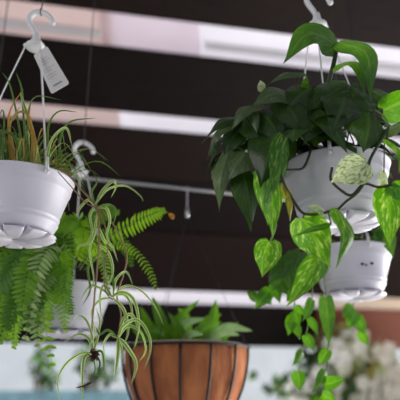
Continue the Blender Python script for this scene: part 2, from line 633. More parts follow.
for pts, wd, k in [
    ([(14, 165, 1.0), (10, 140, 1.0), (10, 112, 1.0), (24, 88, 1.0)], 5, 'o'),
    ([(12, 168, 1.0), (13, 148, 1.0), (10, 125, .99), (22, 104, .99)], 5, 'y'),
    ([(62, 166, 1.02), (60, 140, 1.0), (70, 122, 1.0), (97, 118, .99)], 4, 'g'),
    ([(50, 166, 1.02), (48, 130, 1.0), (58, 112, .98), (78, 112, .98)], 4, 'g'),
    ([(30, 165, 1.0), (28, 130, 1.0), (34, 98, .99), (62, 100, .98)], 4, 'g'),
    ([(25, 165, 1.0), (18, 120, 1.0), (10, 85, .99), (2, 72, .98)], 3.5, 'g'),
    ([(28, 165, 1.0), (24, 120, 1.0), (22, 90, .99), (16, 72, .98)], 4, 'g'),
    ([(40, 165, 1.0), (32, 130, 1.0), (24, 105, .99), (20, 92, .98)], 6, 's'),
    ([(20, 165, .99), (16, 140, .98), (4, 132, .97), (-10, 140, .96)], 5, 'g'),
    ([(45, 166, 1.0), (52, 140, 1.0), (66, 128, .98), (72, 146, .98)], 5, 's'),
    ([(35, 165, .99), (30, 120, .99), (20, 112, .98), (12, 122, .98)], 5, 'y'),
    ([(38, 165, .99), (34, 135, .99), (28, 120, .98), (29, 104, .98)], 3.5, 'o'),
]:
    ribbon(fo, [P(*p) for p in pts], wd * .66 / F, MX[k], twist=rnd(-.6, .6))
fo.build('foliage', root)

D = .95
# runners with their plantlets (explicit curls)
run1 = MB(M['runner'])
run1.tube([P(60, 168, 1.0), P(72, 179, .965), P(88, 197, .95), P(108, 217, .95), P(122, 240, .95), P(127, 258, .95), P(123, 276, .95), P(117, 296, .95), P(121, 315, .95), P(118, 338, .95)],
          .0014, 7, n=50)
r1 = run1.build('runner', root)
run2 = MB(M['runner'])
run2.tube([P(66, 172, 1.0), P(80, 188, .96), P(95, 205, .945), P(99, 225, .945), P(98, 258, .945), P(95, 292, .945), P(92, 330, .945), P(93, 352, .945)], .0016, 7, n=40)
r2 = run2.build('runner', root)
run3 = MB(M['runner'])
run3.tube([P(58, 172, .99), P(76, 192, .955), P(86, 203, .945), P(99, 212, .94), P(108, 240, .94), P(104, 272, .94), P(106, 292, .94), P(113, 300, .945)], .0010, 7, n=40)
r3 = run3.build('runner', root)


def plantlet(parent, leaves, name='plantlet'):
    mb = MB(M['spider'])
    for pts, wd, k in leaves:
        q = []
        n = len(pts)
        for i, (x, y) in enumerate(pts):
            q.append(P(x, y, D - .018 * i / n + rnd(-.006, .006)))
        ribbon(mb, q, wd * .82 / F, MX[k], (BK + RT * rnd(-.5, .5) + UP * .2).normalized(), twist=rnd(-.9, .9), nu=20)
    return mb.build(name, parent)


plantlet(r2, [
    ([(95, 205), (103, 190), (113, 181), (116, 187), (111, 198)], 3.5, 's'),
    ([(95, 205), (107, 190), (125, 186), (140, 196), (143, 202)], 3, 's'),
    ([(95, 205), (88, 200), (80, 208), (76, 217)], 3.5, 's'),
    ([(97, 207), (110, 205), (116, 212), (113, 226)], 3, 'g'),
    ([(97, 208), (106, 208), (110, 220), (107, 236), (111, 245)], 3.5, 's'),
    ([(96, 206), (90, 215), (92, 232), (86, 245)], 3, 's'),
    ([(95, 205), (92, 192), (97, 182), (93, 172)], 2.5, 'g'),
    ([(98, 210), (92, 240), (80, 246), (76, 252)], 3, 's'),
    ([(98, 225), (104, 240), (112, 246), (118, 262)], 3.5, 's'),
    ([(98, 228), (90, 250), (94, 280), (86, 296)], 3, 's'),
    ([(98, 245), (108, 252), (113, 270), (108, 288)], 3.5, 's'),
    ([(97, 255), (88, 268), (90, 290), (82, 306)], 3, 'g'),
])
plantlet(r3, [
    ([(113, 298), (125, 286), (140, 290), (154, 305), (164, 326)], 2.5, 's'),
    ([(112, 297), (122, 292), (134, 300), (139, 325), (134, 350)], 4.5, 's'),
    ([(112, 297), (104, 285), (100, 300), (103, 325)], 3.5, 's'),
    ([(113, 296), (116, 280), (126, 272), (133, 285)], 3.5, 's'),
    ([(112, 298), (100, 300), (92, 312), (95, 335), (88, 348)], 3, 's'),
    ([(113, 298), (124, 310), (128, 330), (124, 345)], 4, 's'),
    ([(111, 296), (100, 288), (90, 286), (80, 300)], 3, 's'),
    ([(114, 294), (112, 270), (104, 258), (98, 268)], 2.5, 'g'),
    ([(114, 295), (126, 296), (132, 312), (128, 335)], 3, 's'),
])
plantlet(r1, [
    ([(118, 338), (118, 348), (116, 365), (114, 381)], 6, 's'),
    ([(119, 338), (127, 347), (136, 364), (131, 385)], 5, 's'),
    ([(118, 337), (124, 325), (138, 320), (149, 336), (150, 352), (144, 370)], 4, 's'),
    ([(119, 337), (128, 326), (141, 332), (146, 350), (139, 362)], 3.5, 's'),
    ([(118, 338), (110, 335), (104, 345), (106, 362)], 3.5, 's'),
    ([(117, 337), (108, 330), (100, 334), (95, 326)], 3, 'g'),
    ([(118, 336), (124, 318), (132, 315), (138, 328), (136, 346)], 4, 's'),
    ([(118, 338), (122, 350), (122, 362)], 3, 's'),
])
plantlet(r2, [
    ([(93, 352), (80, 354), (66, 364), (58, 380), (60, 404)], 3.5, 's'),
    ([(92, 352), (84, 358), (82, 378), (83, 404)], 5, 's'),
    ([(93, 351), (92, 335), (86, 320), (78, 316), (70, 326)], 3, 's'),
    ([(94, 351), (88, 338), (78, 334), (64, 342)], 3.5, 's'),
    ([(94, 352), (102, 352), (104, 368), (100, 374)], 3, 'g'),
    ([(93, 352), (97, 340), (100, 322), (96, 308)], 3, 's'),
    ([(94, 354), (100, 362), (98, 375)], 2.5, 'd'),
])
dm = MB(M['dry'])
for i in range(22):
    a = rnd(0, 6.28)
    q = [P(93.5, 354, D - .005), P(93.5 + math.cos(a) * 3, 354 + math.sin(a) * 4, D - .012), P(93.5 + math.cos(a + .7) * 7, 355 + math.sin(a + .7) * 8, D - .012 + rnd(-.01, .01))]
    ribbon(dm, q, .004, M['dry'], twist=rnd(-2, 2), nu=8)
ribbon(dm, [P(92, 382, D - .01), P(84, 386, D - .012), P(75, 388, D - .012)], .004, M['dry'], nu=8)
ribbon(dm, [P(93, 356, D - .005), P(95, 370, D - .012), P(90, 383, D - .012)], .0016, M['dry'], nu=8)
tag(dm.build('dried_plantlet', r2), 'withered brown plantlet')

# paper tag on the hook
TL, TR_, BR, BL = P(33.5, 55, 1.128), P(47, 46, 1.128), P(69.5, 83.5, 1.120), P(51.5, 94, 1.120)
tm = MB(M['card'])
tn_ = (TR_ - TL).cross(BL - TL).normalized()
if tn_.dot(BK) < 0:
    tn_ = -tn_


def card(u, v, o=0.0):
    return TL.lerp(TR_, u).lerp(BL.lerp(BR, u), v) + tn_ * o


cn = []
for (cu, cv, a0) in ((.10, .05, 180), (.90, .05, 270), (.90, .95, 0), (.10, .95, 90)):
    for k in range(5):
        a = math.radians(a0 + 90 * k / 4)
        cn.append((cu + math.cos(a) * .10, cv + math.sin(a) * .05))
o = len(tm.v)
for h in (.0006, -.0006):
    tm.v.extend(tuple(card(u, v, h)) for u, v in cn)
n = len(cn)
tm.face([o + i for i in range(n)])
tm.face([o + n + i for i in reversed(range(n))])
for i in range(n):
    tm.face([o + i, o + n + i, o + n + (i + 1) % n, o + (i + 1) % n])
tg = tm.build('plant_tag', origin=card(.5, .05), smooth=False)
tag(tg, 'white cardboard plant tag with grey print dangling from the left hook', 'tag')
pm = MB(M['inklt'], M['ink'])


def mark(u0, u1, v0, v1, m):
    k = pm.slot(m)
    o = len(pm.v)
    pm.v.extend(tuple(card(u, v, .0009)) for u, v in ((u0, v0), (u1, v0), (u1, v1), (u0, v1)))
    pm.face([o, o + 1, o + 2, o + 3], None, k)


for v, end in ((.20, .7), (.26, .82), (.32, .60), (.44, .8), (.50, .5), (.60, .76), (.66, .66)):
    u = .16
    while u < end:
        wv = rnd(.05, .12)
        mark(u, u + wv, v, v + .016, M['inklt'])
        u += wv + .035
u = .26
for i in range(8):
    mark(u, u + .045, .845 + (.01 if i % 3 else 0), .885, M['ink'])
    u += .06
pm.build('print', tg, smooth=False)
# little string loop
lp = MB(M['cordw'])
lp.tube([card(.5, .06, .001), card(.45, -.03, .004), rim + V((.006, -.006, .30))], .0008, 5, n=8)
lp.build('string', tg)

# ================================================================== 2. fern in white pot behind it
rimf = P(71, 288, 1.35)
rootf = empty('potted_fern', rimf - V((0, 0, PH + .0125)))
tag(rootf, 'bushy arching fern in white hanging pot, below and behind the spider plant', 'potted plant')
potf, w = hanging_pot(rimf, -20, rootf)
suspension(w, 'thin dark wire holding the hook of the fern pot', rimf + V((0, 0, HOOK_TOP)))


def frond(pts, plen, mat, npin=26, droop=.25, parent=rootf):
    mb = MB(mat)
    path = catmull(pts, npin * 2)
    mb.tube(path, lambda t: .0013 * (1 - .7 * t), 5, M['palestem'])
    nrm = (BK + UP * .5 + RT * rnd(-.5, .5)).normalized()
    for i in range(3, npin):
        t = i / npin
        p = path[i * 2]
        tg_ = (path[min(i * 2 + 1, npin * 2)] - path[i * 2 - 1]).normalized()
        nn = (nrm - tg_ * nrm.dot(tg_)).normalized()
        sd = tg_.cross(nn)
        ln = plen * (math.sin(PI * min(1, .12 + t * .80)) ** .7) * rnd(.85, 1.1)
        if t > .9:
            ln *= .7
        wd = max(.004, plen * .27)
        for s_ in (-1, 1):
            dr = (sd * s_ + tg_ * .30 + nn * rnd(-.25, .25)).normalized()
            e = p + dr * ln + V((0, 0, -droop * ln))
            md_ = p.lerp(e, .5) + nn * ln * .08
            mb.leaf(catmull([p, md_, e], 5), wd, nn + V((0, 0, .3)), mat, nu=5, nv=2, prof='strap', fold=.25)
    return mb.build('frond', parent)


fc = [
    ([(80, 268, 1.28), (102, 242, 1.25), (128, 226, 1.22), (150, 215, 1.2), (166, 209, 1.2)], 12, 'fern'),
    ([(84, 270, 1.28), (112, 246, 1.25), (133, 250, 1.22), (149, 270, 1.2), (157, 292, 1.2)], 6.5, 'fern'),
    ([(70, 268, 1.28), (52, 236, 1.22), (28, 246, 1.18), (8, 272, 1.16), (-10, 304, 1.16)], 20, 'ferndk'),
    ([(70, 268, 1.28), (56, 246, 1.2), (42, 258, 1.15), (33, 292, 1.14), (25, 345, 1.15)], 14, 'fernpale'),
    ([(65, 268, 1.28), (40, 248, 1.22), (15, 262, 1.18), (-4, 288, 1.16)], 20, 'fern'),
    ([(70, 268, 1.26), (56, 262, 1.2), (46, 286, 1.16), (44, 318, 1.15), (54, 372, 1.15)], 13, 'fern'),
    ([(66, 268, 1.25), (60, 252, 1.2), (60, 272, 1.17), (58, 305, 1.17)], 16, 'fern'),
    ([(66, 268, 1.28), (35, 236, 1.25), (8, 232, 1.22), (-18, 250, 1.2)], 18, 'ferndk'),
    ([(75, 268, 1.28), (84, 236, 1.25), (78, 220, 1.22), (60, 224, 1.2)], 16, 'fern'),
    ([(60, 268, 1.28), (30, 268, 1.2), (10, 306, 1.16), (-2, 346, 1.16)], 15, 'fern'),
    ([(62, 270, 1.26), (38, 272, 1.18), (18, 298, 1.15), (8, 332, 1.15)], 16, 'ferndk'),
    ([(80, 270, 1.26), (94, 248, 1.22), (104, 258, 1.18), (109, 292, 1.18)], 9, 'fern'),
    ([(72, 268, 1.28), (70, 232, 1.28), (54, 218, 1.28), (34, 226, 1.28)], 16, 'fern'),
    ([(74, 268, 1.3), (88, 228, 1.3), (102, 212, 1.3), (120, 212, 1.3)], 12, 'ferndk'),
    ([(66, 268, 1.26), (46, 252, 1.18), (28, 272, 1.14), (22, 312, 1.13)], 17, 'fern'),
    ([(64, 270, 1.24), (54, 272, 1.18), (36, 300, 1.15), (34, 335, 1.15)], 14, 'ferndk'),
    ([(60, 268, 1.28), (25, 255, 1.25), (-5, 265, 1.24), (-30, 300, 1.24)], 20, 'ferndk'),
    ([(58, 270, 1.3), (30, 280, 1.26), (8, 285, 1.24), (-14, 325, 1.24)], 17, 'fern'),
    ([(78, 268, 1.3), (92, 245, 1.32), (110, 232, 1.34), (126, 246, 1.34), (132, 268, 1.34)], 10, 'ferndk'),
    ([(66, 272, 1.26), (50, 270, 1.17), (40, 305, 1.15), (37, 350, 1.15)], 12, 'fernpale'),
    ([(60, 272, 1.26), (28, 284, 1.17), (16, 318, 1.15), (14, 350, 1.15)], 12, 'fern'),
    ([(64, 272, 1.26), (56, 268, 1.18), (62, 296, 1.16), (66, 334, 1.16)], 10, 'fern'),
    ([(66, 270, 1.24), (68, 268, 1.17), (66, 290, 1.16), (72, 316, 1.17)], 9, 'ferndk'),
]
fr_ = random.Random(3)
for i in range(11):
    ex, ey = fr_.uniform(-25, 66), fr_.uniform(262, 340)
    mx = 66 + (ex - 66) * .5
    dd = fr_.uniform(1.14, 1.3)
    fc.append(([(68 + fr_.uniform(-8, 8), 268, 1.28), (mx + 10, fr_.uniform(235, 262), (1.28 + dd) / 2), (ex + (mx - ex) * .35, ey - 35, dd), (ex, ey, dd)],
               fr_.uniform(9, 15), fr_.choice(['fern', 'ferndk', 'fernpale', 'fern', 'ferndk'])))
for pts, pl, k in fc:
    frond([P(*p) for p in pts], pl * 1.15 / F, M[k])
# dried yellow frond tip
yt = MB(M['spiderora'])
yt.tube([P(164, 210, 1.2), P(168, 213, 1.2), P(171, 216, 1.2)], .0008, 5)
ribbon(yt, [P(169, 213, 1.2), P(172, 216.5, 1.195), P(174, 219, 1.2)], .011, M['spiderora'], nu=6, prof='oval')
tag(yt.build('frond_tip', rootf), 'small orange dried frond tip')

# ================================================================== 3. coir basket on the rail
rb = P(186, 348, 1.50)
RB = .1688
rootb = empty('hanging_basket', rb - V((0, 0, .2185)))
tag(rootb, 'round wire basket with brown coconut fibre liner and green strap leaves', 'hanging basket')
lin = MB(M['coir'])
prof = []
for i in range(15):
    a = i / 14 * PI / 2
    prof.append((max(.002, (RB - .006) * math.sin(a) ** .85), -.214 * math.cos(a)))
prof += [(RB - .012, .003), (RB - .022, -.002), (RB - .035, -.03), (.08, -.10), (.002, -.13)]
rows = []
seg = 96
for r, z in prof:
    rows.append([rb + V(((r + .0022 * math.sin(a * 17 + z * 60) + .0015 * math.sin(a * 31)) * math.cos(a), (r + .0022 * math.sin(a * 17 + z * 60)) * math.sin(a), z))
                 for a in [2 * PI * j / seg for j in range(seg)]])
lin.grid(rows, None, None, True)
lin.build('liner', rootb)
lpm = MB(M['coirlip'])
lpm.lathe([(RB - .030, -.012), (RB - .026, .004), (RB - .018, .009), (RB - .010, .006), (RB - .009, -.004)], rb, 64)
tag(lpm.build('liner_lip', rootb), 'pale frayed top edge of the liner')
fr = MB(M['wire'])
for (r, z, th) in ((RB, 0, .0032), (RB * .64, -.176, .0015)):
    fr.tube([rb + V((r * math.cos(a), r * math.sin(a), z)) for a in [2 * PI * i / 64 for i in range(65)]], th, 8, cap=False)
fr.build('rim_wire', rootb)
for i in range(14):
    a = 2 * PI * (i + .37) / 14
    wm = MB(M['wire'])
    pts = []
    for q in range(13):
        b = PI / 2 - q / 12 * PI / 2 * .96
        r, z = (RB + .0005) * math.sin(b) ** .85, -.2165 * math.cos(b)
        pts.append(rb + V((r * math.cos(a), r * math.sin(a), z)))
    wm.tube(pts, .0034, 6)
    wm.build('rib_wire', rootb)
sb = MB(M['soil'])
sb.lathe([(.0, -.01), (.08, -.012), (RB - .03, -.018)], rb, 32)
sb.build('soil', rootb)
hz = P(187, 217, 1.4)
# hook point on the rail straight above the basket centre
t_ = rb.y / ray(187, 189).y
railp = CAM + ray(187, 189) * t_
railp.x = rb.x
t2 = rb.y / ray(187, 214).y
hookb = CAM + ray(187, 214) * t2
hookb.x = rb.x
for a in (math.radians(8), math.radians(128), math.radians(248)):
    cm = MB(M['wire'])
    cm.tube([rb + V((RB * math.cos(a), RB * math.sin(a), .002)), hookb + V((0, 0, -.006))], .0007, 5)
    cm.build('hanger_wire', rootb)
hk = MB(M['steel'])
rr = .0065
arc = [railp + V((0, rr * math.cos(q), rr * math.sin(q))) for q in [math.radians(x) for x in (200, 160, 120, 90, 60, 30, 0)]]
hk.tube(arc + [railp + V((0, .0065, -.02)), hookb + V((0, .004, .02)), hookb + V((0, .002, .0))], .0020, 8, n=40)
hk.tube([hookb + V((0, .002, .018)), hookb + V((0, .0, -.010))], .0050, 10)
hk.build('hook', rootb)

bl = MB(M['dracaena'])
for b, c_, e, wd, m in [
    ((168, 345, 1.36), (160, 318, 1.35), (152, 296, 1.34), 15, 'dracaena'),
    ((172, 345, 1.38), (176, 322, 1.36), (200, 299, 1.34), 11, 'dracaena'),
    ((178, 345, 1.40), (184, 325, 1.38), (206, 318, 1.36), 13, 'dracpale'),
    ((206, 345, 1.38), (212, 326, 1.37), (216, 299, 1.37), 18, 'dracaena'),
    ((196, 345, 1.42), (206, 322, 1.42), (222, 314, 1.42), 12, 'dracaena'),
    ((210, 345, 1.36), (226, 328, 1.34), (253, 331, 1.33), 13, 'dracpale'),
    ((204, 345, 1.34), (222, 333, 1.31), (240, 335, 1.30), 12, 'dracpale'),
    ((196, 345, 1.33), (200, 330, 1.30), (222, 322, 1.28), 12, 'dracaena'),
    ((160, 345, 1.40), (148, 325, 1.38), (140, 306, 1.37), 14, 'dracaena'),
    ((152, 345, 1.38), (140, 333, 1.36), (128, 320, 1.34), 12, 'dracaena'),
    ((182, 345, 1.35), (180, 330, 1.33), (168, 312, 1.31), 12, 'dracaena'),
    ((188, 345, 1.46), (186, 318, 1.47), (178, 308, 1.48), 12, 'dracaena'),
    ((218, 345, 1.43), (228, 332, 1.44), (238, 322, 1.45), 10, 'dracaena'),
    ((186, 345, 1.33), (190, 335, 1.28), (204, 334, 1.26), 11, 'dracpale'),
    ((170, 345, 1.34), (164, 333, 1.31), (150, 330, 1.29), 11, 'dracaena'),
    ((165, 345, 1.46), (164, 322, 1.48), (160, 310, 1.5), 10, 'dracaena'),
]:
    b, c_, e = [(q[0], q[1], q[2] * 1.5 / 1.4) for q in (b, c_, e)]
    s0 = P(*b) + V((0, 0, -.02))
    ribbon(bl, [s0, P(*b), P(*c_), P(*e)], wd * 1.45 / F, M[m], prof='strap', nu=14, fold=.3, nv=6)
bl.build('foliage', rootb)

# rail
RYAW = math.radians(17.0)
RX = V((math.cos(RYAW), math.sin(RYAW), 0))
ra, rz = railp - RX * .95, railp + RX * 1.1
rootr = empty('hanging_rail', railp - RX * .95)
tag(rootr, 'thin horizontal grey metal rail under the slats carrying the fibre basket', 'rail')
rm = MB(M['steel'])
rm.tube([ra, rz], .0050, 12)
rm.build('rod', rootr)
for k in (-.56, .62, 1.0, -.9):
    q = railp + RX * k
    rs = MB(M['wire'])
    rs.tube([q + V((0, 0, -.006)), V((q.x, q.y, roof_z(q.x, q.y) + .01))], .0016, 6)
    rs.build('support_rod', rootr)

# ================================================================== 4. white pot with trailing pothos at the back right
rim4 = P(350, 252, 1.38)
root4 = empty('potted_pothos', rim4 - V((0, 0, PH + .0125)))
tag(root4, 'smaller looking stained white pot with thin trailing vines, behind the large pothos', 'potted plant')
pot4, w = hanging_pot(rim4, 40, root4)
suspension(w, 'thin dark wire holding the pot behind the large pothos', rim4 + V((0, 0, HOOK_TOP)))
st = MB(M['rust'])
for (x, y, r) in ((350, 253, .0042), (353.5, 254, .003), (359.5, 252, .0042)):
    # sits on the pot wall facing the camera
    dz = -.012 - (y - 243) * .0021
    dx = (x - 350) / F * 1.33
    rad = .0955 + dz * .13
    yy = -math.sqrt(max(0, (rad + .002) ** 2 - dx * dx))
    st.ball(rim4 + V((dx, yy - .0005, dz - .018)), r, seg=10, sc=(1, .35, .8))
tag(st.build('stain', pot4), 'brown rusty spots')

LEAFM = {'d': M['pothos'], 'g': M['pothosgrey'], 'm': M['pothosmid'], 'v': M['pothosvar'], 'c': M['pothoscream'], 'y': M['pothosyel'], 'e': M['pothose']}


def px_leaf(mb, bx, by, tx, ty, wd, db, dt, k, bend=.12, via=None, nx=0, ny=.3, heart=1.0, fold=.25, twist=0, curl=0, wave=.02):
    B, T = P(bx, by, db), P(tx, ty, dt)
    N_ = (BK + RT * nx + UP * ny).normalized()
    L = (T - B).length
    if k in 'dg' and not twist:
        twist, wave, fold = rnd(-.5, .5), .045, rnd(.15, .45)
    mid = P(via[0], via[1], (db + dt) / 2) if via else B.lerp(T, .5)
    path = catmull([B, mid + N_ * L * bend, T], 12)
    mb.leaf(path, wd * (db + dt) / 2 / F * 1.08, N_, LEAFM[k], heart=heart, fold=-fold, twist=twist, curl=-curl, wave=wave)
    return B


vines4 = [
    [(322, 250, 1.30), (318, 245, 1.27), (312, 262, 1.26), (312, 300, 1.26), (305, 340, 1.26), (298, 375, 1.26)],
    [(330, 252, 1.29), (326, 245, 1.26), (324, 270, 1.25), (328, 320, 1.25), (327, 365, 1.25), (322, 410, 1.25)],
    [(318, 252, 1.32), (300, 248, 1.30), (285, 262, 1.29), (272, 285, 1.29), (258, 300, 1.29)],
    [(316, 252, 1.33), (306, 250, 1.31), (297, 280, 1.30), (293, 318, 1.30)],
    [(352, 240, 1.42), (362, 236, 1.50), (356, 290, 1.50), (352, 318, 1.50), (362, 336, 1.50)],
    [(372, 240, 1.36), (384, 226, 1.33), (392, 240, 1.32)],
]
lv4 = [
    [(312, 300, 302, 322, 10, 'm'), (306, 335, 314, 352, 11, 'm'), (302, 352, 292, 366, 10, 'm'), (298, 372, 300, 392, 13, 'm'), (312, 268, 304, 290, 12, 'e'), (310, 318, 318, 336, 9, 'm')],
    [(326, 298, 329, 348, 15, 'e'), (328, 350, 318, 366, 11, 'm'), (324, 385, 345, 378, 13, 'm'), (325, 372, 312, 392, 12, 'm'), (322, 395, 338, 402, 12, 'm'), (324, 262, 316, 284, 12, 'e'), (322, 402, 308, 412, 12, 'm')],
    [(270, 290, 254, 309, 14, 'm'), (258, 299, 246, 292, 9, 'm'), (262, 294, 272, 305, 12, 'm'), (282, 266, 268, 284, 13, 'e'), (290, 258, 280, 280, 16, 'e'), (300, 252, 292, 272, 16, 'e'), (276, 280, 288, 296, 12, 'e'), (292, 256, 300, 284, 18, 'e'), (286, 262, 290, 292, 17, 'e'), (280, 268, 272, 292, 14, 'm'), (296, 254, 284, 268, 15, 'e'), (274, 284, 280, 304, 12, 'm')],
    [(293, 316, 288, 336, 12, 'm'), (294, 322, 300, 340, 10, 'm'), (297, 290, 286, 302, 13, 'e'), (298, 276, 308, 294, 13, 'e'), (302, 262, 294, 282, 16, 'e'), (296, 306, 304, 316, 9, 'm'), (300, 268, 306, 292, 15, 'e'), (298, 280, 290, 300, 13, 'm'), (304, 256, 312, 278, 15, 'e'), (294, 312, 300, 326, 10, 'm')],
    [(355, 312, 348, 330, 13, 'm'), (356, 316, 366, 336, 13, 'm'), (352, 306, 342, 318, 12, 'm'), (360, 332, 368, 346, 9, 'm')],
    [(384, 228, 393, 258, 18, 'e'), (380, 230, 376, 246, 10, 'e')],
]
for pts, lv in zip(vines4, lv4):
    vm = MB(M['palestem'])
    path = catmull([P(*p) for p in pts], 40)
    vm.tube(path, .0015, 6)
    vo = vm.build('vine', root4)
    fm = MB(M['pothosmid'])
    for bx, by, tx, ty, wd, k in lv:
        dd = pts[len(pts) // 2][2]
        B = px_leaf(fm, bx, by, tx, ty, wd, dd - .01, dd - .025, k, nx=rnd(-.4, .4), ny=rnd(0, .5))
        q = min(path, key=lambda z: (z - B).length)
        if (q - B).length > .004:
            fm.tube([q, q.lerp(B, .5) + V((0, 0, .006)), B], .0009, 5, M['palestem'], n=6)
    fm.build('foliage', vo)
fm = MB(M['pothos'])
for i in range(26):
    a = rnd(0, 2 * PI)
    o = V((math.cos(a), math.sin(a), 0))
    B = rim4 + o * rnd(.02, .09) + V((0, 0, rnd(.01, .06)))
    T = B + o * rnd(.03, .05) + V((0, 0, rnd(-.03, .01)))
    nrm = (o * .5 + V((0, 0, 1))).normalized()
    path = catmull([B, B.lerp(T, .5) + nrm * .01, T], 10)
    fm.leaf(path, rnd(.03, .042), nrm, R.choice([M['pothos'], M['pothos'], M['pothosmid']]), heart=1, fold=-.2)
    fm.tube([rim4 + o * .02 + V((0, 0, -.02)), rim4 + o * .04 + V((0, 0, .02)), B], .001, 5, M['palestem'], n=8)
fm.build('foliage', root4)

# ================================================================== 5. the large pothos, right front
rim5 = P(335, 169, 1.06)
root5 = empty('potted_pothos', rim5 - V((0, 0, PH + .0125)))
tag(root5, 'large leafy pothos with big marbled leaves spilling over the front white hanging pot', 'potted plant')
pot5, w = hanging_pot(rim5, 12, root5, (-.011, .022))
suspension(w, 'thin dark wire holding the hook above the large pothos', rim5 + V((0, 0, HOOK_TOP)))

